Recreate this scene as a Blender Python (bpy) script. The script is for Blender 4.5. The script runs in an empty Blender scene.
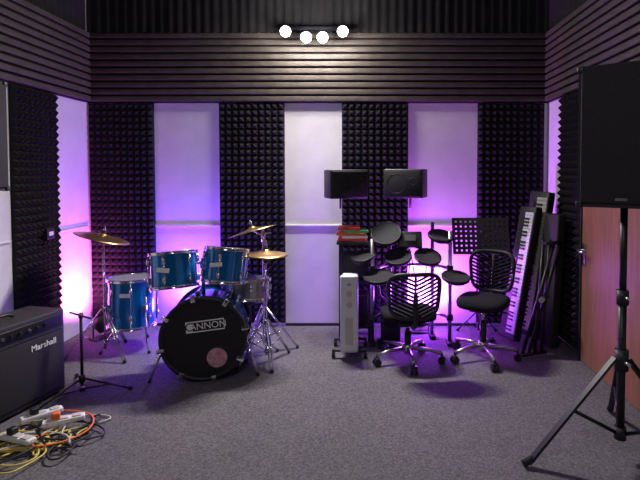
import bpy, bmesh, math, random
from mathutils import Vector, Matrix
random.seed(4)
S = bpy.context.scene
COL = S.collection
PI = math.pi
# ------------------------------------------------------------ materials
def mat(name, col, rough=0.6, metal=0.0, noise=0, nscale=40, bump=0, emis=None, estr=0, col2=None, coat=0, spec=0.5):
    m = bpy.data.materials.new(name); m.use_nodes = True
    nt = m.node_tree; b = nt.nodes['Principled BSDF']
    b.inputs['Base Color'].default_value = (*col, 1)
    b.inputs['Roughness'].default_value = rough
    b.inputs['Metallic'].default_value = metal
    b.inputs['Specular IOR Level'].default_value = spec
    b.inputs['Coat Weight'].default_value = coat
    if emis:
        b.inputs['Emission Color'].default_value = (*emis, 1)
        b.inputs['Emission Strength'].default_value = estr
    if noise or bump:
        tc = nt.nodes.new('ShaderNodeTexCoord')
        n = nt.nodes.new('ShaderNodeTexNoise'); n.inputs['Scale'].default_value = nscale
        n.inputs['Detail'].default_value = 4
        nt.links.new(tc.outputs['Object'], n.inputs['Vector'])
        if noise:
            r = nt.nodes.new('ShaderNodeValToRGB')
            c2 = col2 if col2 else tuple(min(1, c*(1+noise)) for c in col)
            c1 = tuple(c*(1-noise) for c in col)
            r.color_ramp.elements[0].color = (*c1, 1); r.color_ramp.elements[1].color = (*c2, 1)
            r.color_ramp.elements[0].position = 0.36; r.color_ramp.elements[1].position = 0.64
            nt.links.new(n.outputs['Fac'], r.inputs['Fac'])
            nt.links.new(r.outputs['Color'], b.inputs['Base Color'])
        if bump:
            bp = nt.nodes.new('ShaderNodeBump'); bp.inputs['Strength'].default_value = bump
            bp.inputs['Distance'].default_value = 0.01
            nt.links.new(n.outputs['Fac'], bp.inputs['Height'])
            nt.links.new(bp.outputs['Normal'], b.inputs['Normal'])
    return m
M = {}
M['white'] = mat('white_wall_paint', (.74,.72,.74), .75, noise=.04, nscale=6, bump=.15)
M['dark'] = mat('dark_paint', (.014,.013,.016), .9, noise=.2, nscale=8)
M['foam'] = mat('charcoal_foam', (.022,.020,.024), .95, noise=.2, nscale=60, bump=.3, spec=.12)
M['slat'] = mat('slat_wood_dark', (.082,.066,.054), .6, noise=.15, nscale=12)
M['slatback'] = mat('slat_backing', (.010,.009,.009), .9)
M['black'] = mat('black_plastic', (.014,.014,.016), .5)
M['blackm'] = mat('black_metal', (.014,.014,.016), .4, metal=.2)
M['stand'] = mat('music_stand_black', (.03,.03,.034), .5)
M['vinyl'] = mat('black_tolex', (.016,.014,.014), .6, bump=.5, nscale=200)
M['grille'] = mat('grille_cloth', (.018,.016,.018), .8, noise=.5, nscale=260)
M['mongrille'] = mat('monitor_grille', (.008,.008,.010), .7)
M['chrome'] = mat('chrome', (.75,.75,.78), .16, metal=1)
M['steel'] = mat('brushed_steel', (.5,.5,.53), .3, metal=1)
M['blue'] = mat('blue_sparkle_lacquer', (.0,.17,.50), .22, metal=.4, noise=.4, nscale=300, coat=.9)
M['skinb'] = mat('black_drum_head', (.005,.005,.007), .45)
M['skinw'] = mat('clear_drum_head', (.22,.22,.26), .4)
M['bronze'] = mat('cymbal_bronze', (.62,.42,.18), .32, metal=1, noise=.12, nscale=20)
M['rubber'] = mat('pad_rubber', (.018,.018,.022), .75, spec=.3)
M['fabric'] = mat('chair_fabric', (.014,.014,.018), .95, bump=.3, nscale=150, spec=.15)
M['whitep'] = mat('white_plastic', (.75,.75,.77), .4)
M['badge'] = mat('badge_white', (.9,.9,.9), .4)
M['door'] = mat('door_veneer', (.42,.17,.10), .42)
M['yellow'] = mat('yellow_cable', (.62,.5,.12), .5)
M['cablew'] = mat('cream_cable', (.55,.52,.46), .5)
M['orange'] = mat('orange_plastic', (.8,.16,.03), .5)
M['red'] = mat('red_paper', (.8,.07,.05), .6)
M['green'] = mat('green_paper', (.10,.5,.16), .6)
M['bulb'] = mat('lamp_glow', (1,1,1), .5, emis=(1,.94,.84), estr=120)
M['led'] = mat('violet_led_lens', (.3,.1,1), .5, emis=(.6,.15,1), estr=12)
M['fillglow'] = mat('fill_panel_glow', (1,1,1), .5, emis=(.95,.9,1), estr=2.0)  # glow for the added fill panel overhead
M['pink'] = mat('port_head_pink', (.60,.30,.36), .6, noise=.3, nscale=40)
# door wood grain
def woodify(m, c1, c2):
    nt = m.node_tree; b = nt.nodes['Principled BSDF']
    tc = nt.nodes.new('ShaderNodeTexCoord'); mp = nt.nodes.new('ShaderNodeMapping')
    mp.inputs['Scale'].default_value = (14,14,1.2)
    n = nt.nodes.new('ShaderNodeTexNoise'); n.inputs['Scale'].default_value = 3; n.inputs['Detail'].default_value = 6
    r = nt.nodes.new('ShaderNodeValToRGB')
    r.color_ramp.elements[0].color = (*c1,1); r.color_ramp.elements[1].color = (*c2,1)
    r.color_ramp.elements[0].position=.35; r.color_ramp.elements[1].position=.65
    nt.links.new(tc.outputs['Object'], mp.inputs['Vector']); nt.links.new(mp.outputs[0], n.inputs['Vector'])
    nt.links.new(n.outputs['Fac'], r.inputs['Fac']); nt.links.new(r.outputs[0], b.inputs['Base Color'])
woodify(M['door'], (.235,.11,.055), (.32,.155,.08))
# carpet
def carpet():
    m = bpy.data.materials.new('grey_loop_carpet'); m.use_nodes=True
    nt=m.node_tree; b=nt.nodes['Principled BSDF']; b.inputs['Roughness'].default_value=.95
    b.inputs['Specular IOR Level'].default_value=.15
    tc=nt.nodes.new('ShaderNodeTexCoord')
    n=nt.nodes.new('ShaderNodeTexNoise'); n.inputs['Scale'].default_value=90; n.inputs['Detail'].default_value=5; n.inputs['Roughness'].default_value=.75
    n2=nt.nodes.new('ShaderNodeTexNoise'); n2.inputs['Scale'].default_value=2.2; n2.inputs['Detail'].default_value=3
    r=nt.nodes.new('ShaderNodeValToRGB')
    r.color_ramp.elements[0].color=(.08,.076,.086,1); r.color_ramp.elements[1].color=(.225,.212,.23,1)
    r.color_ramp.elements[0].position=.36; r.color_ramp.elements[1].position=.64
    mx=nt.nodes.new('ShaderNodeMixRGB'); mx.blend_type='MULTIPLY'; mx.inputs[0].default_value=.3
    nt.links.new(tc.outputs['Object'],n.inputs['Vector']); nt.links.new(tc.outputs['Object'],n2.inputs['Vector'])
    nt.links.new(n.outputs['Fac'],r.inputs['Fac']); nt.links.new(r.outputs[0],mx.inputs[1]); nt.links.new(n2.outputs['Fac'],mx.inputs[2])
    nt.links.new(mx.outputs[0],b.inputs['Base Color'])
    bp=nt.nodes.new('ShaderNodeBump'); bp.inputs['Strength'].default_value=.5; bp.inputs['Distance'].default_value=.006
    nt.links.new(n.outputs['Fac'],bp.inputs['Height']); nt.links.new(bp.outputs[0],b.inputs['Normal'])
    return m
M['carpet']=carpet()

# ------------------------------------------------------------ builder
def zto(axis):
    return Vector((0,0,1)).rotation_difference(Vector(axis).normalized()).to_matrix().to_4x4()
def V(*a): return Vector(a)
class Thing:
    """one real-world object: a root with named mesh parts"""
    def __init__(s, name, loc=(0,0,0), rz=0, single=False, mtx=None):
        s.name=name; s.mtx = mtx if mtx is not None else Matrix.Translation(loc) @ Matrix.Rotation(rz,4,'Z')
        s.parts=[]; s.single=single; s.bm=None
    def part(s, n):
        s._flush(); s.pn=n; s.bm=bmesh.new(); s.mats=[]; return s
    def _flush(s):
        if s.bm is not None:
            me=bpy.data.meshes.new(s.pn); s.bm.normal_update(); s.bm.to_mesh(me); s.bm.free(); s.bm=None
            for k in s.mats: me.materials.append(M[k])
            s.parts.append((s.pn,me))
    def mi(s,k):
        if k not in s.mats: s.mats.append(k)
        return s.mats.index(k)
    def done(s):
        s._flush()
        if len(s.parts)==1:
            o=bpy.data.objects.new(s.name,s.parts[0][1]); o.matrix_world=s.mtx; COL.objects.link(o); s.root=o; return o
        e=bpy.data.objects.new(s.name,None); e.empty_display_size=.05; e.matrix_world=s.mtx; COL.objects.link(e)
        for n,me in s.parts:
            o=bpy.data.objects.new(n,me); o.parent=e; COL.objects.link(o)
        s.root=e; return e
    def _add(s, verts, faces, k, smooth=None):
        i=s.mi(k); vs=[s.bm.verts.new(v) for v in verts]; out=[]
        for j,f in enumerate(faces):
            try: fc=s.bm.faces.new([vs[q] for q in f])
            except ValueError: continue
            fc.material_index=i
            if smooth and smooth[j]: fc.smooth=True
            out.append(fc)
        return vs,out
    def box(s, size, c, k, rot=(0,0,0), bev=0, mtx=None, taper=None):
        from mathutils import Euler
        R=(mtx if mtx is not None else Matrix.Translation(c)@Euler(rot).to_matrix().to_4x4())
        tmp=bmesh.new(); bmesh.ops.create_cube(tmp,size=1)
        for v in tmp.verts:
            t=1
            if taper and v.co.z>0: t=taper
            v.co=Vector((v.co.x*size[0]*t,v.co.y*size[1]*t,v.co.z*size[2]))
        if bev: bmesh.ops.bevel(tmp,geom=list(tmp.edges),offset=bev,segments=3,affect='EDGES',profile=.5)
        tmp.verts.index_update()
        s._add([R@v.co for v in tmp.verts],[[v.index for v in f.verts] for f in tmp.faces],k,[bool(bev)]*len(tmp.faces))
        tmp.free(); return s
    def cyl(s,p1,p2,r,k,r2=None,seg=16):
        r2=r if r2 is None else r2
        p1=Vector(p1);p2=Vector(p2);R=zto(p2-p1)
        vs=[];fs=[]
        for p,rr in((p1,r),(p2,r2)):
            for i in range(seg):
                a=2*PI*i/seg; vs.append(p+R@Vector((rr*math.cos(a),rr*math.sin(a),0)))
        for i in range(seg): fs.append([i,(i+1)%seg,seg+(i+1)%seg,seg+i])
        sm=[True]*seg+[False,False]
        fs.append(list(range(seg))[::-1]); fs.append([seg+i for i in range(seg)])
        s._add(vs,fs,k,sm); return s
    def lathe(s,prof,c,axis,k,seg=40,flat=False):
        R=Matrix.Translation(c)@zto(axis); vs=[];fs=[]
        n=len(prof)
        for r,z in prof:
            r=max(r,1e-4)
            for i in range(seg):
                a=2*PI*i/seg; vs.append(R@Vector((r*math.cos(a),r*math.sin(a),z)))
        for j in range(n-1):
            for i in range(seg):
                fs.append([j*seg+i,j*seg+(i+1)%seg,(j+1)*seg+(i+1)%seg,(j+1)*seg+i])
        s._add(vs,fs,k,[not flat]*len(fs)); return s
    def torus(s,c,axis,R0,r,k,seg=40):
        prof=[(R0+r*math.cos(2*PI*i/8),r*math.sin(2*PI*i/8)) for i in range(9)]
        return s.lathe(prof,c,axis,k,seg)
    def sphere(s,c,r,k,seg=16,sc=(1,1,1)):
        vs=[];fs=[];n=seg//2
        for j in range(n+1):
            t=PI*j/n
            for i in range(seg):
                a=2*PI*i/seg; rr=max(math.sin(t),1e-4)
                vs.append(Vector(c)+Vector((sc[0]*r*rr*math.cos(a),sc[1]*r*rr*math.sin(a),-sc[2]*r*math.cos(t))))
        for j in range(n):
            for i in range(seg): fs.append([j*seg+i,j*seg+(i+1)%seg,(j+1)*seg+(i+1)%seg,(j+1)*seg+i])
        s._add(vs,fs,k,[True]*len(fs)); return s
    def tube(s,pts,r,k,seg=8,smooth=0,closed=False):
        pts=[Vector(p) for p in pts]
        for _ in range(smooth):
            q=[pts[0]]
            for a,b in zip(pts[:-1],pts[1:]): q+= [a*.75+b*.25,a*.25+b*.75]
            q.append(pts[-1]); pts=q
        vs=[];fs=[];n=len(pts); up=None
        for i,p in enumerate(pts):
            t=(pts[min(i+1,n-1)]-pts[max(i-1,0)])
            if t.length<1e-6: t=Vector((0,0,1))
            t.normalize()
            if up is None:
                up=Vector((0,0,1)) if abs(t.z)<.9 else Vector((1,0,0))
            up=(up-t*up.dot(t)); 
            if up.length<1e-5: up=t.orthogonal()
            up.normalize(); sd=t.cross(up)
            for q in range(seg):
                a=2*PI*q/seg; vs.append(p+up*math.cos(a)*r+sd*math.sin(a)*r)
        for j in range(n-1):
            for i in range(seg): fs.append([j*seg+i,j*seg+(i+1)%seg,(j+1)*seg+(i+1)%seg,(j+1)*seg+i])
        sm=[True]*len(fs)+[False]*2
        fs.append(list(range(seg))[::-1]); fs.append([(n-1)*seg+i for i in range(seg)])
        s._add(vs,fs,k,sm); return s
    def text(s,txt,size,mtx,k,extr=.001,align='CENTER'):
        cu=bpy.data.curves.new('t','FONT'); cu.body=txt; cu.size=size; cu.extrude=extr; cu.align_x=align; cu.align_y='CENTER'; cu.resolution_u=3
        o=bpy.data.objects.new('t',cu); COL.objects.link(o)
        dg=bpy.context.evaluated_depsgraph_get(); me=bpy.data.meshes.new_from_object(o.evaluated_get(dg))
        s._add([mtx@v.co for v in me.vertices],[list(p.vertices) for p in me.polygons],k)
        bpy.data.objects.remove(o); bpy.data.meshes.remove(me); return s
def upright(c, rz=0, tilt=0):
    return Matrix.Translation(c)@Matrix.Rotation(rz,4,'Z')@Matrix.Rotation(PI/2+tilt,4,'X')

# ------------------------------------------------------------ room
XL,XR,YB,YF,HC=-2.49,1.635,4.34,-1.6,3.08
ZB,ZT=2.02,2.64
def slab(name,size,c,k):
    t=Thing(name,c).part(name).box(size,(0,0,0),k); return t.done()
slab('floor',(XR-XL+.2,YB-YF+.2,.1),((XL+XR)/2,(YB+YF)/2,-.05),'carpet')
slab('ceiling',(XR-XL+.2,YB-YF+.2,.1),((XL+XR)/2,(YB+YF)/2,HC+.05),'dark')
slab('wall_back',(XR-XL+.2,.1,HC),((XL+XR)/2,YB+.05,HC/2),'white')
slab('wall_left',(.1,YB-YF,HC),(XL-.05,(YB+YF)/2,HC/2),'white')
slab('wall_right',(.1,YB-YF,HC),(XR+.05,(YB+YF)/2,HC/2),'white')
slab('wall_front',(XR-XL+.2,.1,HC),((XL+XR)/2,YF-.05,HC/2),'dark')

def foam(o,u,n,w,h,nx,nz,base=.015,dep=.040,name='acoustic_foam_panel'):
    t=Thing(name,o).part(name); u=Vector(u);n=Vector(n);z=Vector((0,0,1))
    cw=w/nx; ch=h/nz
    P=lambda a,b,c: u*a+z*b+n*c
    vs=[];fs=[]
    def q(*p):
        i=len(vs); vs.extend(p); fs.append(list(range(i,i+len(p))))
    e0=.001
    q(P(0,0,e0),P(0,0,base),P(0,h,base),P(0,h,e0)); q(P(w,0,e0),P(w,h,e0),P(w,h,base),P(w,0,base))
    q(P(0,h,e0),P(0,h,base),P(w,h,base),P(w,h,e0)); q(P(0,0,e0),P(w,0,e0),P(w,0,base),P(0,0,base))
    for i in range(nx):
        for j in range(nz):
            a=P(i*cw,j*ch,base);b=P((i+1)*cw,j*ch,base);c=P((i+1)*cw,(j+1)*ch,base);d=P(i*cw,(j+1)*ch,base)
            e=P((i+.5)*cw,(j+.5)*ch,base+dep)
            q(a,b,e);q(b,c,e);q(c,d,e);q(d,a,e)
    t._add(vs,fs,'foam'); return t.done()
for x0,x1 in((XL+.005,-1.906),(-1.319,-.732),(-.217,.379),(1.003,1.60)):
    foam((x0,YB,.03),(1,0,0),(0,-1,0),x1-x0,ZB-.035,10,34)
for y0,y1 in((3.36,3.85),(1.90,2.44),(.95,1.49),(-.2,.34)):
    foam((XL,y0,.03),(0,1,0),(1,0,0),y1-y0,ZB-.035,9,34)
for y0,y1 in((3.54,4.00),(2.06,2.62),(.9,1.46),(-.2,.36)):
    foam((XR,y0,.03),(0,1,0),(-1,0,0),y1-y0,ZB-.035,9,34)

# slatted bands
def band(name,o,u,n,L):
    t=Thing(name,o); u=Vector(u);n=Vector(n); ns=10; H=ZT-ZB; p=H/ns
    rot=0 if abs(u.x)>.5 else PI/2
    t.part('backing').box((L,.02,H),u*L/2+n*.011+V(0,0,H/2),'slatback',rot=(0,0,rot))
    t.part('slats')
    for i in range(ns):
        t.box((L,.028,p*.68),u*L/2+n*.034+V(0,0,p*(i+.5)),'slat',rot=(0,0,rot),bev=.004)
    t.done()
band('slatted_wall_panel',(XL,YB,ZB),(1,0,0),(0,-1,0),XR-XL)
band('slatted_wall_panel.001',(XL,YF,ZB),(0,1,0),(1,0,0),YB-YF-.05)
band('slatted_wall_panel.002',(XR,YF,ZB),(0,1,0),(-1,0,0),YB-YF-.05)
def drape(name,o,u,n,L):
    t=Thing(name,o).part(name); u=Vector(u);n=Vector(n); N=int(L/.02); vs=[];fs=[]
    for i in range(N+1):
        d=.015+.009*math.sin(i*PI/2)+.003*math.sin(i*.37)
        for z in(0,HC-ZT-.002): vs.append(u*(L*i/N)+n*d+V(0,0,z))
    for i in range(N): fs.append([2*i,2*i+2,2*i+3,2*i+1])
    t._add(vs,fs,'dark',[True]*len(fs)); t.done()
drape('pleated_curtain',(XL,YB,ZT+.001),(1,0,0),(0,-1,0),XR-XL)
drape('pleated_curtain.001',(XL,YF,ZT+.001),(0,1,0),(1,0,0),YB-YF-.06)
drape('pleated_curtain.002',(XR,YF,ZT+.001),(0,1,0),(-1,0,0),YB-YF-.06)
n=1
for x0,x1 in((-1.906,-1.319),(-.732,-.217),(.379,1.003)):
    Thing('trim_%d'%n,((x0+x1)/2,YB-.007,.915)).part('trim').box((x1-x0,.012,.018),(0,0,0),'white',bev=.003).done(); n+=1
Thing('trim_%d'%n,(XL+.007,(3.85+YB)/2,.915)).part('trim').box((.012,YB-3.85-.07,.018),(0,-.03,0),'white',bev=.003).done(); n+=1
Thing('trim_%d'%n,(XL+.007,2.90,.915)).part('trim').box((.012,.88,.018),(0,0,0),'white',bev=.003).done()
for i,(x0,x1) in enumerate(((-1.906,-1.319),(-.732,-.217),(.379,1.003))):
    Thing('baseboard_back' if i==0 else 'baseboard_back.%03d'%i,((x0+x1)/2,YB-.008,.012)).part('b').box((x1-x0,.014,.022),(0,0,0),'dark',bev=.003).done()

# door on the right wall
d=Thing('door_1',(XR,3.09,0))
d.part('slab').box((.04,.86,1.98),(-.022,0,.995),'door',bev=.003)
d.part('frame').box((.05,.02,2.01),(-.026,.441,1.005),'slatback').box((.05,.02,2.01),(-.026,-.441,1.005),'slatback')
d.part('handle').box((.01,.045,.16),(-.048,.385,.80),'steel',bev=.004).cyl((-.05,.385,.83),(-.10,.385,.83),.01,'steel').tube([(-.095,.39,.83),(-.1,.34,.83),(-.095,.28,.825)],.01,'steel')
d.done()
Thing('wall_socket',(XL+.070,3.66,.93)).part('s').box((.02,.09,.09),(0,0,0),'black',bev=.004).box((.004,.05,.03),(.011,0,0),'whitep').done()

# ------------------------------------------------------------ spots on the top of the back wall
sp=Thing('ceiling_spotlight_bar',(-.44,4.12,0))
sp.part('bar').box((.62,.03,.03),(0,.14,2.66),'blackm',bev=.005)
LS=[(-.243,2.595),(-.068,2.545),(.072,2.545),(.242,2.595)]
for i,(x,z) in enumerate(LS):
    sp.part('spot_%d'%(i+1))
    ax=Vector((0,-.8,-.6)); c=Vector((x,0,z))
    sp.lathe([(0.0,.07),(.028,.07),(.04,.04),(.050,-.0),(.046,-.0)],c,-ax,'blackm',24)
    sp.sphere(c+ax*.006,.044,'bulb',16)
    sp.cyl(c-ax*.05,(x,.14,2.65),.007,'blackm')
sp.done()

# ------------------------------------------------------------ drums
def drum(t,c,axis,r,h,k,lugs=6,top='skinw',bot='skinw',hoop='chrome',hw=.022,legs=None,seg=48,full=False):
    """c = centre of bottom, axis bottom->top"""
    ax=Vector(axis).normalized(); c=Vector(c); R=zto(ax)
    t.lathe([(r,0),(r,h)],c,ax,k,seg)
    t.lathe([(0.0,.004),(r*.97,.004),(r+.004,-.002)],c,ax,bot,seg)
    t.lathe([(r+.004,h+.002),(r*.97,h-.004),(0,h-.004)],c,ax,top,seg)
    for z0 in(-.008,h-hw+.008):
        t.lathe([(r+.002,z0),(r+.013,z0),(r+.016,z0+.003),(r+.013,z0+.006),(r+.010,z0+hw-.005),(r+.014,z0+hw-.002),(r+.011,z0+hw),(r+.002,z0+hw)],c,ax,hoop,seg)
    for i in range(lugs):
        a=2*PI*(i+.5)/lugs
        d=R@Vector((math.cos(a),math.sin(a),0)); 
        def P(rr,z): return c+d*rr+ax*z
        t.cyl(P(r+.012,0),P(r+.012,h),.003,'chrome',seg=6)
        if full: spots=[(h*.5,h*.28)]
        else: spots=[(h*.22,min(.05,h*.2)),(h*.78,min(.05,h*.2))]
        for zz,hh in spots:
            t.cyl(P(r+.011,zz-hh/2),P(r+.011,zz+hh/2),.011,'chrome',seg=10)
def tripod(t,c,h,spread,rot=0,k='chrome',col=.35,r=.008,double=True,foot='rubber'):
    c=Vector(c)
    for i in range(3):
        a=rot+i*2*PI/3; d=Vector((math.cos(a),math.sin(a),0))
        f=c+d*spread+V(0,0,.014); top=c+d*.02+V(0,0,col)
        sd=d.cross(V(0,0,1))*.010 if double else V(0,0,0)
        t.cyl(top+sd,f+sd,r*.75,k,seg=8)
        if double: t.cyl(top-sd,f-sd,r*.75,k,seg=8)
        m=(top*.45+f*.55); t.cyl(c+V(0,0,col*.28),m,r*.6,k,seg=8)
        t.sphere(f,.014,foot,10)
    t.cyl(c+V(0,0,.05),c+V(0,0,h),r,k)
    t.cyl(c+V(0,0,col-.02),c+V(0,0,col+.025),r*2,k)
    t.cyl(c+V(0,0,col*.28-.012),c+V(0,0,col*.28+.012),r*1.7,k)
def cymbal(t,c,axis,r,k='bronze'):
    ax=Vector(axis).normalized()
    t.lathe([(.004,.026),(.02,.024),(r*.16,.016),(r*.2,.008),(r*.5,.0),(r*.8,-.007),(r,-.013),(r,-.0145),(r*.5,-.003),(.004,.02)],c,ax,k,48)
    c=Vector(c)
    t.cyl(c+ax*.02,c+ax*.04,.016,'rubber',seg=12); t.cyl(c+ax*.035,c+ax*.075,.005,'chrome',seg=8)
    t.cyl(c+ax*.045,c+ax*.06,.012,'chrome',seg=8)

kit=Thing('drum_kit',(0,0,0))
th=math.radians(9); nrm=Vector((math.sin(th),-math.cos(th),0)); tg=Vector((math.cos(th),math.sin(th),0))
R0=.265; bc=Vector((-1.085,3.17,.288)); back=bc-nrm*.38
kit.part('bass_drum')
kit.lathe([(R0,0),(R0,.38)],back,nrm,'blue',64)
kit.lathe([(R0,.375),(R0*.97,.372),(0,.372)],back,nrm,'skinb',64)
kit.lathe([(0,.004),(R0,.004)],back,nrm,'skinw',64)
for z0 in(-.02,.355):
    kit.lathe([(R0-.004,z0),(R0+.018,z0),(R0+.020,z0+.005),(R0+.020,z0+.038),(R0+.018,z0+.043),(R0-.004,z0+.043),(R0-.004,z0)],back,nrm,'black',64)
Rb=zto(nrm)
for i in range(8):
    a=2*PI*(i+.5)/8; dd=Rb@Vector((math.cos(a),math.sin(a),0))
    kit.cyl(back+dd*(R0+.018),back+dd*(R0+.018)+nrm*.37,.004,'chrome',seg=6)
    kit.cyl(back+dd*(R0+.01)+nrm*.14,back+dd*(R0+.01)+nrm*.26,.014,'chrome',seg=10)
    kit.box((.03,.014,.05),(0,0,0),'chrome',mtx=Matrix.Translation(back+dd*(R0+.015)+nrm*.395)@zto(dd),bev=.003)
pc=bc+tg*.085-V(0,0,.135)-nrm*.004
kit.part('port_hole').lathe([(.066,0),(.072,.004),(.078,0)],pc,nrm,'black',32).lathe([(0,.002),(.066,.002)],pc,nrm,'pink',32)
kit.part('head_logo')
lm=Matrix.Translation(bc+tg*.010+V(0,0,.085)-nrm*.004)@Matrix.Rotation(th,4,'Z')@Matrix.Rotation(PI/2,4,'X')@Matrix.Rotation(math.radians(5),4,'Z')
kit.box((.25,.075,.002),(0,0,0),'badge',mtx=lm)
kit.box((.20,.059,.001),(0,0,0),'skinb',mtx=lm@Matrix.Translation((.02,0,.0015)))
kit.text('ANNON',.062,lm@Matrix.Translation((.02,0,.003)),'badge',.0005)
kit.text('C',.08,lm@Matrix.Translation((-.103,0,.003)),'skinb',.0005)
kit.part('spurs')
for sg in(-1,1):
    kit.tube([bc-nrm*.1+tg*.26*sg+V(0,0,-.03),bc-nrm*.02+tg*.35*sg-V(0,0,.272)],.008,'chrome').sphere(bc-nrm*.02+tg*.35*sg-V(0,0,.275),.012,'rubber',10)
kit.part('rack_tom_left'); drum(kit,(-1.325,3.30,.605),(-.10,.16,1),.152,.235,'blue',6)
kit.box((.085,.006,.03),(-1.345,3.155,.75),'badge',rot=(-.15,.08,0),bev=.002)
kit.part('rack_tom_right'); drum(kit,(-.985,3.30,.645),(.08,.16,1),.140,.225,'blue',6)
kit.box((.08,.006,.028),(-.995,3.167,.785),'badge',rot=(-.15,-.08,0),bev=.002)
kit.part('tom_mount').cyl((-1.14,3.34,.55),(-1.14,3.34,.80),.014,'chrome').tube([(-1.14,3.34,.76),(-1.2,3.33,.77),(-1.25,3.32,.74)],.01,'chrome').tube([(-1.14,3.34,.76),(-1.09,3.33,.77),(-1.05,3.32,.76)],.01,'chrome').cyl((-1.14,3.34,.73),(-1.14,3.34,.78),.022,'chrome')
kit.part('floor_tom'); fc=V(-1.86,3.78,.19); drum(kit,fc,(0,.03,1),.172,.37,'blue',8)
kit.box((.08,.006,.03),(-1.83,3.610,.46),'badge',bev=.002)
kit.part('floor_tom_legs')
for a in(-2.4,-.6,1.5):
    dd=V(math.cos(a),math.sin(a),0); p=fc+dd*.195
    kit.tube([p+V(0,0,.25),p+V(0,0,-.10),p+dd*.035+V(0,0,-.178)],.006,'chrome'); kit.sphere(p+dd*.035+V(0,0,-.175),.013,'rubber',10)
    kit.box((.03,.03,.05),p-dd*.012+V(0,0,.16),'chrome',bev=.005)
kit.part('snare_drum'); drum(kit,(-.90,3.58,.46),(.02,.10,1),.165,.14,'steel',8,full=True)
kit.part('snare_stand'); tripod(kit,(-.90,3.58,0),.40,.24,.5,col=.24)
for a in(.3,2.4,4.5):
    kit.tube([(-.90,3.58,.40),(-.90+.14*math.cos(a),3.58+.14*math.sin(a),.42),(-.90+.175*math.cos(a),3.58+.175*math.sin(a),.465)],.006,'chrome')
kit.part('bass_pedal').box((.09,.26,.012),(-1.14,3.74,.03),'steel',rot=(.12,0,0),bev=.004).cyl((-1.20,3.64,.0),(-1.20,3.64,.2),.006,'chrome').cyl((-1.08,3.64,.0),(-1.08,3.64,.2),.006,'chrome').cyl((-1.20,3.64,.19),(-1.08,3.64,.19),.006,'chrome')
kit.part('crash_stand'); cx,cy=-1.99,3.62
tripod(kit,(cx,cy,0),.86,.27,-.6,col=.36)
kit.tube([(cx,cy,.84),(cx-.005,cy-.01,.92)],.006,'chrome')
kit.part('crash_cymbal'); cymbal(kit,(cx-.0,cy-.01,.915),(.27,.10,1),.195)
kit.part('ride_stand'); rx,ry=-.80,3.62
tripod(kit,(rx,ry+.10,0),.95,.26,.2,col=.34)
kit.part('ride_cymbal'); cymbal(kit,(rx-.08,ry+.08,.955),(-.28,.06,1),.18)
kit.tube([(rx,ry+.10,.90),(rx-.08,ry+.08,.95)],.007,'chrome').cyl((rx,ry+.1,.86),(rx,ry+.1,.94),.016,'chrome').tube([(rx,ry+.1,.92),(rx+.06,ry+.1,.93)],.006,'chrome')
kit.part('hi_hat_stand'); hx,hy=-.735,3.50
tripod(kit,(hx,hy,0),.90,.22,-1.2,col=.30)
kit.part('hi_hat_cymbals'); cymbal(kit,(hx,hy,.81),(.04,.0,1),.165); cymbal(kit,(hx,hy,.78),(-.04,.0,-1),.165)
kit.done()

# ------------------------------------------------------------ guitar amplifier
a=Thing('guitar_amplifier',(-2.13,2.74,0),math.radians(77))
W,H,D=.66,.52,.27
a.part('cabinet').box((W,D,H),(0,0,H/2+.015),'vinyl',bev=.012)
a.part('grille').box((W-.05,.012,H-.16),(0,-D/2-.002,H/2-.03),'grille',bev=.004).box((W-.045,.005,.006),(0,-D/2-.008,H-.10),'steel')
a.part('control_panel').box((W-.05,.014,.065),(0,-D/2-.002,H-.045),'blackm',bev=.003)
for i in range(9):
    x=-.26+i*.055; a.cyl((x,-D/2-.008,H-.045),(x,-D/2-.024,H-.045),.009,'steel' if i%3==0 else 'black',seg=12)
a.part('logo').text('Marshall',.052,upright((.17,-D/2-.010,H-.165)),'badge',.002)
a.part('handle').tube([(-.1,0,H+.015),(-.08,0,H+.04),(.08,0,H+.04),(.1,0,H+.015)],.01,'black',smooth=2)
a.part('feet')
for x in(-.28,.28):
    for y in(-.1,.1): a.cyl((x,y,0),(x,y,.018),.018,'rubber')
a.done()

m=Thing('microphone_stand',(-1.80,3.0,0)); m.part('stand')
tripod(m,(0,0,0),.48,.29,.12,k='blackm',col=.09,r=.009,double=False)
m.part('boom').tube([(0,0,.48),(.0,-.0,.51)],.014,'blackm').tube([(.05,.02,.47),(-.04,-.05,.53)],.006,'blackm')
m.done()

def pa(name,c,rz,w=.38,h=.66,dp=.32,bracket=None):
    t=Thing(name,c,rz); wb=w*.66
    t.part('cabinet')
    vs=[];pr=[(-w/2,-dp/2),(w/2,-dp/2),(wb/2,dp/2),(-wb/2,dp/2)]
    for z in(0,h):
        for x,y in pr: vs.append(V(x,y,z))
    t._add(vs,[[3,2,1,0],[4,5,6,7],[0,1,5,4],[1,2,6,5],[2,3,7,6],[3,0,4,7]],'vinyl')
    t.part('grille').box((w-.03,.012,h-.04),(0,-dp/2-.006,h/2),'grille',bev=.005)
    t.part('badge').box((.05,.003,.012),(0,-dp/2-.013,.04),'steel')
    t.part('corners')
    for z in(.012,h-.012):
        for x in(-1,1): t.box((.03,.03,.03),(x*(w/2-.010),-dp/2+.006,z),'black',bev=.006)
    t.part('side_handles')
    for sx in(-1,1): t.box((.006,.11,.05),(sx*(w+wb)/4,0,h*.6),'black',rot=(0,0,sx*-.2))
    if bracket: t.part('wall_bracket').box((.05,bracket-.012,.03),(0,dp/2+bracket/2-.006,h*.5),'blackm').box((.12,.012,.16),(0,dp/2+bracket-.007,h*.5),'blackm')
    return t.done()
pa('pa_speaker',(-2.24,2.68,1.29),PI/2,w=.36,h=.64,dp=.22,bracket=.14)

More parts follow.
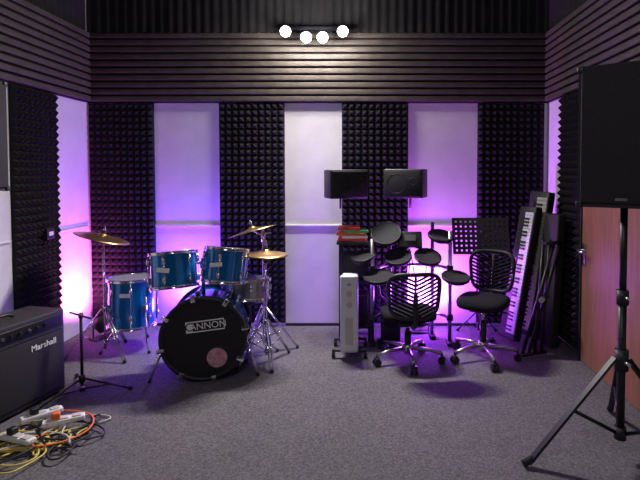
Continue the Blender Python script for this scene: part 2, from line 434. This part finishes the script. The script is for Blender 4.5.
# cables
cb=Thing('cable_pile',(0,0,0)); 
cols=['yellow','cablew','yellow','yellow','black','yellow','black','cablew','black','orange']
for i,k in enumerate(cols):
    cb.part('cable_%d'%(i+1)); cx=random.uniform(-1.86,-1.62); cy=random.uniform(2.38,2.62); pts=[]; ph=random.uniform(0,6)
    N=random.randint(20,32) if k!='orange' else 9
    R_=random.uniform(.7,1.15)
    for j in range(N):
        a_=ph+j*.6; rr=(.10+.08*math.sin(j*.45+i*1.3)+.05*random.random())*R_
        y_=cy+.9*rr*math.sin(a_)+.09*math.cos(j*.23+i)
        pts.append((max(-1.90+.03*math.sin(j),cx+1.2*rr*math.cos(a_)+.13*math.sin(j*.27+i)),min(y_,2.73),.010+.002*i+.010*(.5+.5*math.sin(j*1.7+i))))
    cb.tube(pts,.005,k,6,smooth=2)
cb.part('long_cables').tube([(-1.88,2.62,.01),(-1.7,2.69,.01),(-1.5,2.71,.01),(-1.42,2.66,.01),(-1.55,2.58,.01),(-1.75,2.52,.01)],.0045,'cablew',6,smooth=3)
cb.tube([(-1.9,2.3,.01),(-1.75,2.26,.01),(-1.55,2.36,.01),(-1.48,2.55,.01),(-1.55,2.68,.01)],.0045,'black',6,smooth=3)
cb.done()
for i,(x,y,rz) in enumerate(((-1.64,2.56,.5),(-1.76,2.38,-.3),(-1.80,2.62,.8))):
    p=Thing('power_strip' if i==0 else 'power_strip.%03d'%i,(x,y,.055),rz)
    p.part('body').box((.20,.05,.028),(0,0,.0),'whitep',bev=.008)
    p.part('sockets')
    for j in range(3): p.box((.042,.036,.006),(-.06+.06*j,0,.016),'cablew',bev=.002)
    p.part('plug').box((.04,.04,.035),(-.035,0,.034),('orange','black','black')[i],bev=.008)
    p.done()

# ------------------------------------------------------------ stage uplights
def par(name,c,rz,tilt):
    t=Thing(name,c,rz); ax=V(0,math.cos(tilt),math.sin(tilt)).normalized()
    cc=V(0,0,.13)
    t.part('can').lathe([(.0,-.08),(.05,-.08),(.075,-.03),(.078,.05),(.070,.05),(.066,.035)],cc,ax,'black',28)
    t.part('lens').lathe([(0,.032),(.066,.032)],cc,ax,'led',28)
    t.part('yoke').tube([(-.09,0,.13),(-.09,0,.01),(.09,0,.01),(.09,0,.13)],.008,'blackm').box((.2,.10,.01),(0,0,.008),'blackm')
    t.done()
par('stage_uplight',(-2.22,4.02,0),math.radians(60),1.2)
par('stage_uplight.001',(-1.52,4.08,0),0,1.0)
par('stage_uplight.002',(.46,4.16,0),0,1.0)

def monitor(name,c,rz):
    t=Thing(name,c,rz); w,h,dp=.33,.24,.2
    t.part('cabinet').box((w,dp,h),(0,0,0),'black',bev=.01)
    t.part('front_grille').box((w-.03,.008,h-.03),(0,-dp/2-.003,0),'mongrille',bev=.003)
    t.part('tweeter').torus((.095,-dp/2-.007,.02),(0,-1,0),.03,.002,'black')
    t.part('woofer').torus((-.05,-dp/2-.007,0),(0,-1,0),.08,.002,'black')
    t.part('wall_bracket').cyl((0,dp/2,0),(0,dp/2+.05,0),.016,'blackm').tube([(0,dp/2+.05,0),(0,dp/2+.05,.12)],.01,'blackm').tube([(0,dp/2+.05,0),(0,dp/2+.05,-.22)],.01,'blackm')
    t.done()
monitor('studio_monitor',(-.17,4.05,1.30),.36)
monitor('studio_monitor.001',(.335,4.05,1.305),-.36)

# ------------------------------------------------------------ side table with books
s=Thing('side_table',(-.09,4.02,0))
s.part('top').box((.30,.26,.025),(0,0,.82),'black',bev=.004)
s.part('shelf').box((.26,.22,.02),(0,0,.50),'black').box((.26,.22,.02),(0,0,.12),'black')
s.part('legs')
for x in(-.12,.12):
    for y in(-.1,.1): s.box((.025,.025,.81),(x,y,.406),'blackm')
s.part('equipment_case').box((.22,.18,.20),(0,0,.62),'black',bev=.01).box((.22,.18,.24),(0,0,.26),'vinyl',bev=.01)
s.done()
b=Thing('music_book_stack',(-.11,4.0,.8335))
for i,(k,w,dx,rz) in enumerate((('red',.24,0,0),('badge',.21,.01,.1),('orange',.23,-.01,-.08),('green',.2,.02,.15),('red',.18,-.03,0))):
    b.part('book_%d'%(i+1)).box((w,.19,.021),(dx,0,.0115+i*.0225),k,rot=(0,0,rz),bev=.002)
b.done()

# ------------------------------------------------------------ radiator
r=Thing('oil_filled_radiator',(-.125,3.62,0),.0)
r.part('fins')
for i in range(6): r.box((.125,.022,.50),(0,-.02+i*.045,.34),'whitep',bev=.010).cyl((0,-.045+i*.045,.12),(0,.005+i*.045,.12),.03,'whitep').cyl((0,-.045+i*.045,.55),(0,.005+i*.045,.55),.03,'whitep')
r.part('control_panel').box((.135,.055,.58),(0,-.075,.345),'whitep',bev=.018).cyl((0,-.10,.5),(0,-.115,.5),.022,'cablew').cyl((0,-.10,.42),(0,-.115,.42),.022,'cablew').box((.03,.006,.02),(0,-.104,.57),'steel')
r.box((.06,.004,.20),(0,-.1035,.22),'cablew')
r.part('feet').box((.26,.03,.02),(0,-.05,.06),'black',bev=.006).box((.26,.03,.02),(0,.20,.06),'black',bev=.006)
for x in(-.12,.12):
    for y in(-.05,.20): r.cyl((x-.012,y,.027),(x+.012,y,.027),.027,'black')
r.done()

# ------------------------------------------------------------ electronic drum kit
e=Thing('electronic_drum_kit',(0,0,0))
def bar(p,q,r=.016,k='steel'): e.cyl(p,q,r,k)
e.part('rack')
Yr=3.98
posts=[(.05,Yr-.12),(.20,Yr+.05),(.56,Yr+.05),(.68,Yr-.12)]
for (x,y),h in zip(posts,(.86,.98,.98,.92)):
    bar((x,y,.02),(x,y,h)); e.box((.05,.14,.03),(x,y,.015),'rubber',bev=.006)
for z in(.62,.22): bar((.05,Yr-.12,z),(.20,Yr+.05,z),.014); bar((.20,Yr+.05,z),(.56,Yr+.05,z),.014); bar((.56,Yr+.05,z),(.68,Yr-.12,z),.014)
for (x,y) in posts:
    for z in(.62,.22): e.box((.05,.05,.05),(x,y,z),'black',bev=.008)
def pad(n,c,ax,r,arm):
    e.part(n); ax=Vector(ax).normalized()
    e.lathe([(0,-.03),(r*.8,-.03),(r,-.012),(r+.004,.004),(r*.97,.010),(r*.92,.006),(0,.007)],c,ax,'rubber',36)
    e.torus(Vector(c)+ax*.008,ax,r*.97,.004,'blackm',36)
    e.tube([Vector(c)-ax*.03,Vector(c)-ax*.06,arm],.008,'chrome'); e.cyl(Vector(c)-ax*.065,Vector(c)-ax*.025,.018,'black')
pad('crash_pad',(.165,3.93,.895),(-.12,-.85,1),.125,(.20,Yr+.05,.86))
pad('ride_pad',(.61,3.90,.88),(.1,-.35,1),.105,(.68,Yr-.12,.82))
pad('tom_pad_1',(.26,3.86,.715),(-.1,-.5,1),.11,(.20,Yr+.05,.62))
pad('tom_pad_2',(.50,3.86,.715),(.1,-.5,1),.11,(.56,Yr+.05,.62))
pad('snare_pad',(.10,3.74,.58),(-.05,-.25,1),.12,(.05,Yr-.12,.60))
pad('floor_tom_pad',(.70,3.72,.58),(.05,-.25,1),.11,(.68,Yr-.12,.60))
pad('hi_hat_pad',(-.02,3.86,.72),(-.2,-.3,1),.10,(.05,Yr-.12,.68))
e.part('sound_module').box((.20,.05,.14),(.36,3.93,.84),'black',rot=(-.45,0,0),bev=.01).box((.09,.004,.05),(.36,3.90,.865),'steel',rot=(-.45,0,0)).tube([(.36,3.96,.8),(.36,Yr+.05,.62)],.01,'chrome')
e.part('kick_pad').box((.16,.10,.30),(.20,3.88,.17),'black',bev=.02).lathe([(0,.0),(.07,.0),(.075,-.01)],(.20,3.825,.22),(0,-1,0),'rubber').box((.22,.2,.02),(.20,3.84,.012),'blackm')
e.part('pad_cables').tube([(.26,3.9,.68),(.28,3.98,.5),(.35,4.0,.45),(.37,3.96,.75)],.004,'black',smooth=2).tube([(.5,3.9,.68),(.48,3.98,.4),(.42,4.0,.45),(.37,3.96,.75)],.004,'black',smooth=2).tube([(.1,3.8,.55),(.12,3.9,.35),(.3,4.0,.35),(.37,3.96,.75)],.004,'black',smooth=2)
e.done()

# ------------------------------------------------------------ office chairs
def chair(name,c,rz,seat=.46,bh=.36,bw=.38,sw=.225):
    t=Thing(name,c,rz)
    t.part('star_base')
    for i in range(5):
        a_=2*PI*i/5+.3; d_=V(math.cos(a_),math.sin(a_),0)
        t.tube([d_*.02+V(0,0,.10),d_*.15+V(0,0,.095),d_*.25+V(0,0,.075)],.014,'steel',10)
        p=d_*.25; sd=d_.cross(V(0,0,1))
        t.cyl(p+V(0,0,.05),p+V(0,0,.085),.008,'blackm')
        for q in(-1,1): t.cyl(p+sd*q*.006+V(0,0,.026),p+sd*q*.024+V(0,0,.026),.026,'black',seg=18)
        t.box((.03,.05,.02),p+V(0,0,.05),'black',rot=(0,0,a_),bev=.006)
    t.cyl((0,0,.06),(0,0,.13),.034,'steel')
    t.part('gas_lift').cyl((0,0,.12),(0,0,seat*.62),.025,'black').cyl((0,0,seat*.6),(0,0,seat-.05),.014,'chrome')
    t.part('mechanism').box((.16,.22,.035),(0,.02,seat-.06),'blackm',bev=.008).tube([(.06,0,seat-.06),(.2,-.02,seat-.07)],.006,'blackm')
    t.part('seat')
    vs=[];fs=[]; rings=[(.0,.0,.030),(.5,0,.032),(.8,0,.036),(.94,0,.030),(1.0,0,.010),(.98,0,-.018),(.85,0,-.03),(.0,0,-.03)]
    N=40
    for sc,_,z in rings:
        for i in range(N):
            a_=2*PI*i/N; ca,sa=math.cos(a_),math.sin(a_); p_=.55
            x=sw*sc*math.copysign(abs(ca)**p_,ca); y=(sw-.01)*sc*math.copysign(abs(sa)**p_,sa)
            vs.append(V(x,y,seat-.01+z-(.02*max(0,-y/sw)**3 if sc>.5 else 0)))
    for j in range(len(rings)-1):
        for i in range(N): fs.append([j*N+i,j*N+(i+1)%N,(j+1)*N+(i+1)%N,(j+1)*N+i])
    t._add(vs,fs,'fabric',[True]*len(fs))
    t.part('back_support').tube([(0,.12,seat-.06),(0,.25,seat-.05),(0,.285,seat+.03),(0,.275,seat+bh*.6)],.017,'black',10,smooth=2)
    t.part('backrest')
    z0=seat+.02; z1=seat+bh
    def B(x,z):
        u=(z-z0)/(z1-z0); return V(x,.25+.03*u-.05*(x/(bw/2))**2,z)
    out=[]
    for i in range(41):
        a_=2*PI*i/40; ca,sa=math.cos(a_),math.sin(a_); p_=.5
        zz=(z0+z1)/2+(z1-z0)/2*math.copysign(abs(sa)**p_,sa)
        wid=bw/2*(.86+.14*((zz-z0)/(z1-z0)))
        out.append(B(wid*math.copysign(abs(ca)**p_,ca),zz))
    t.tube(out,.015,'black',8)
    nch=11
    for i in range(nch):
        zc=z0+.0+(z1-z0)*(i-.8)/nch
        hw=bw/2*.9
        for sx in(-1,1):
            pts=[]
            for q in range(7):
                x=sx*hw*q/6; z=zc+.075*(q/6)
                if z<z1-.008 and z>z0: pts.append(B(x,z))
            if len(pts)>1: t.tube(pts,.0085,'fabric',6)
    t.tube([B(0,z0),B(0,(z0+z1)/2),B(0,z1)],.010,'black',8)
    return t.done()
chair('office_chair',(.31,3.52,0),math.radians(186),seat=.37,bh=.33,bw=.38,sw=.20)
chair('office_chair.001',(.88,3.57,0),math.radians(-30),seat=.44,bh=.33,bw=.36,sw=.185)

# ------------------------------------------------------------ music stand
ms=Thing('music_stand',(.97,4.08,0))
ms.part('base'); tripod(ms,(0,0,0),.80,.19,.5,k='blackm',col=.2,double=False)
ms.part('desk')
dm=Matrix.Translation((0,-.04,.86))@Matrix.Rotation(math.radians(-15),4,'X')
W_,H_=.48,.31
for k in range(8): ms.box((W_,.003,.026),(0,0,0),'stand',mtx=dm@Matrix.Translation((0,0,-H_/2+.013+k*(H_-.026)/7)))
for k in range(12): ms.box((.026,.003,H_),(0,0,0),'stand',mtx=dm@Matrix.Translation((-W_/2+.013+k*(W_-.026)/11,0.0005,0)))
ms.box((W_,.05,.004),(0,0,0),'stand',mtx=dm@Matrix.Translation((0,-.025,-H_/2)))
ms.part('knuckle').cyl((0,0,.78),(0,-.01,.86),.012,'blackm').box((.05,.03,.05),(0,-.005,.84),'black',bev=.006)
ms.done()

# ------------------------------------------------------------ keyboards leaning in the corner
def keyboard(name,bottom,top,nrm,L,wd=.26,nk=36,kk='whitep'):
    bot=Vector(bottom); l=(Vector(top)-bot).normalized(); n=Vector(nrm); n=(n-l*n.dot(l)).normalized(); w=n.cross(l)
    m=Matrix((( l.x,w.x,n.x,bot.x),(l.y,w.y,n.y,bot.y),(l.z,w.z,n.z,bot.z),(0,0,0,1)))
    t=Thing(name,mtx=m)
    t.part('case').box((L,wd,.07),(L/2,0,-.02),'black',bev=.012)
    t.part('white_keys'); kw=(L-.10)/nk
    for i in range(nk): t.box((kw*.92,wd*.5,.012),(.05+kw*(i+.5),-wd*.21,.020),kk,bev=.0015)
    t.part('black_keys')
    for i in range(nk-1):
        if i%7 not in(2,6): t.box((kw*.5,wd*.3,.012),(.05+kw*(i+1),-wd*.11,.030),'black',bev=.002)
    t.part('panel').box((L*.2,wd*.18,.003),(L/2,wd*.28,.016),'steel').box((L*.15,wd*.25,.003),(L*.15,wd*.28,.016),'grille').box((L*.15,wd*.25,.003),(L*.85,wd*.28,.016),'grille')
    return t.done()
keyboard('digital_keyboard',(1.15,3.86,.05),(1.36,3.97,1.13),(-.92,-.40,0),1.09,wd=.19)
keyboard('digital_keyboard.001',(1.30,3.98,.05),(1.475,4.03,1.26),(-.90,-.44,0),1.20,wd=.22,kk='cablew')
kc=Thing('keyboard_case',mtx=Matrix.Translation((1.45,3.80,.02))@Matrix.Rotation(.05,4,'Y')@Matrix.Rotation(.3,4,'Z'))
kc.part('body').box((.08,.18,1.04),(0,0,.53),'vinyl',bev=.015); kc.part('strap').tube([(-.04,-.0,.4),(-.07,-.0,.45),(-.07,0,.6),(-.04,0,.65)],.008,'black',smooth=2); kc.done()
ks=Thing('folded_keyboard_stand',(0,0,0))
ks.part('tubes')
for dx,dy in((0,0),(.06,.03)):
    ks.tube([(1.18+dx,3.58+dy,.02),(1.43+dx,3.64+dy,.85)],.014,'blackm')
    ks.tube([(1.28+dx,3.60+dy,.02),(1.36+dx,3.66+dy,.88)],.014,'blackm')
ks.part('crossbars').cyl((1.31,3.56,.44),(1.40,3.68,.44),.02,'steel').cyl((1.14,3.56,.02),(1.38,3.64,.02),.014,'blackm').cyl((1.35,3.61,.86),(1.51,3.68,.86),.014,'blackm')
ks.done()

# ------------------------------------------------------------ PA speaker on tripod (right foreground)
PX,PY=1.24,2.30
st=Thing('speaker_stand',(PX,PY,0))
st.part('pole').cyl((0,0,.12),(0,0,.80),.019,'blackm').cyl((0,0,.75),(0,0,1.233),.0165,'blackm').cyl((0,0,.76),(0,0,.83),.028,'black').tube([(0,-.02,.8),(.0,-.06,.8)],.007,'steel')
st.part('collar').cyl((0,0,.44),(0,0,.54),.032,'black').cyl((0,0,.10),(0,0,.16),.028,'black')
st.tube([(0,-.03,.49),(0,-.07,.49)],.008,'steel')
st.part('legs')
for ang in(math.radians(188),math.radians(308),math.radians(68)):
    dd=V(math.cos(ang),math.sin(ang),0); f=dd*.47+V(0,0,.02); tp=dd*.035+V(0,0,.50)
    st.box((.03,.014,(f-tp).length),(0,0,0),'blackm',mtx=Matrix.Translation((f+tp)/2)@(f-tp).to_track_quat('Z','Y').to_matrix().to_4x4())
    mm=tp*.5+f*.5; st.cyl(dd*.02+V(0,0,.13),mm,.009,'blackm')
    st.cyl(f-dd*.02+V(0,0,.02),f+dd*.03-V(0,0,.005),.017,'rubber')
st.done()
pa('pa_speaker.001',(PX+.02,PY+.02,1.235),math.radians(-35),w=.38,h=.66,dp=.34)

cl=Thing('added_fill_panel',(-.4,.3,HC-.02)); cl.part('frame').box((.64,.64,.03),(0,0,0),'whitep',bev=.005); cl.part('diffuser').box((.58,.58,.006),(0,0,-.017),'fillglow'); cl.done()  # added out-of-view fixture for the front fill, not a known lamp

# ------------------------------------------------------------ lights
def light(n,ty,loc,col,e_,target=None,**kw):
    l=bpy.data.lights.new(n,ty); l.color=col; l.energy=e_
    for k_,v_ in kw.items(): setattr(l,k_,v_)
    o=bpy.data.objects.new(n,l); o.location=loc; COL.objects.link(o)
    if target is not None: o.rotation_euler=(Vector(target)-Vector(loc)).to_track_quat('-Z','Y').to_euler()
    return o
for i,(x,z) in enumerate(LS):
    X=-.44+x
    light('spot_lamp_%d'%i,'SPOT',(X,4.04,z-.05),(1,.93,.92),78,(X*1.6+.2,2.2,0),spot_size=math.radians(130),spot_blend=.9,shadow_soft_size=.03)
    light('spot_spill_%d'%i,'POINT',(X,4.03,z-.03),(1,.94,.90),7,shadow_soft_size=.03)
light('uplight_left','SPOT',(-2.24,4.02,.2),(.95,.14,.62),80,(-2.49,4.12,.5),spot_size=math.radians(140),spot_blend=1,shadow_soft_size=.06)
light('uplight_mid','SPOT',(-1.52,4.14,.2),(.18,.035,1),130,(-1.5,4.34,.6),spot_size=math.radians(170),spot_blend=1,shadow_soft_size=.06)
light('uplight_right','SPOT',(.48,4.19,.22),(.60,.10,1),150,(.56,4.34,.5),spot_size=math.radians(172),spot_blend=1,shadow_soft_size=.06)
light('uplight_right_spill','POINT',(.50,4.08,.27),(.34,.05,1),34,shadow_soft_size=.06)
light('uplight_mid_spill','POINT',(-1.52,4.04,.27),(.2,.04,1),20,shadow_soft_size=.06)
light('front_fill_lamp','AREA',(-.4,.3,HC-.05),(.96,.9,.98),32,(-.4,1.6,0),size=.6)  # added fill light, brightens the surfaces facing the camera
w=bpy.data.worlds.new('World'); S.world=w; w.use_nodes=True
w.node_tree.nodes['Background'].inputs[0].default_value=(.12,.1,.16,1); w.node_tree.nodes['Background'].inputs[1].default_value=.1

# ------------------------------------------------------------ camera
cam=bpy.data.cameras.new('Camera'); co=bpy.data.objects.new('Camera',cam); COL.objects.link(co)
co.location=(0,0,1.4); co.rotation_euler=(math.radians(88),0,0)
cam.sensor_width=36; cam.lens=27; cam.shift_x=-46/640; cam.shift_y=-51.2/640; cam.clip_start=.05
S.camera=co
S.view_settings.view_transform='Standard'
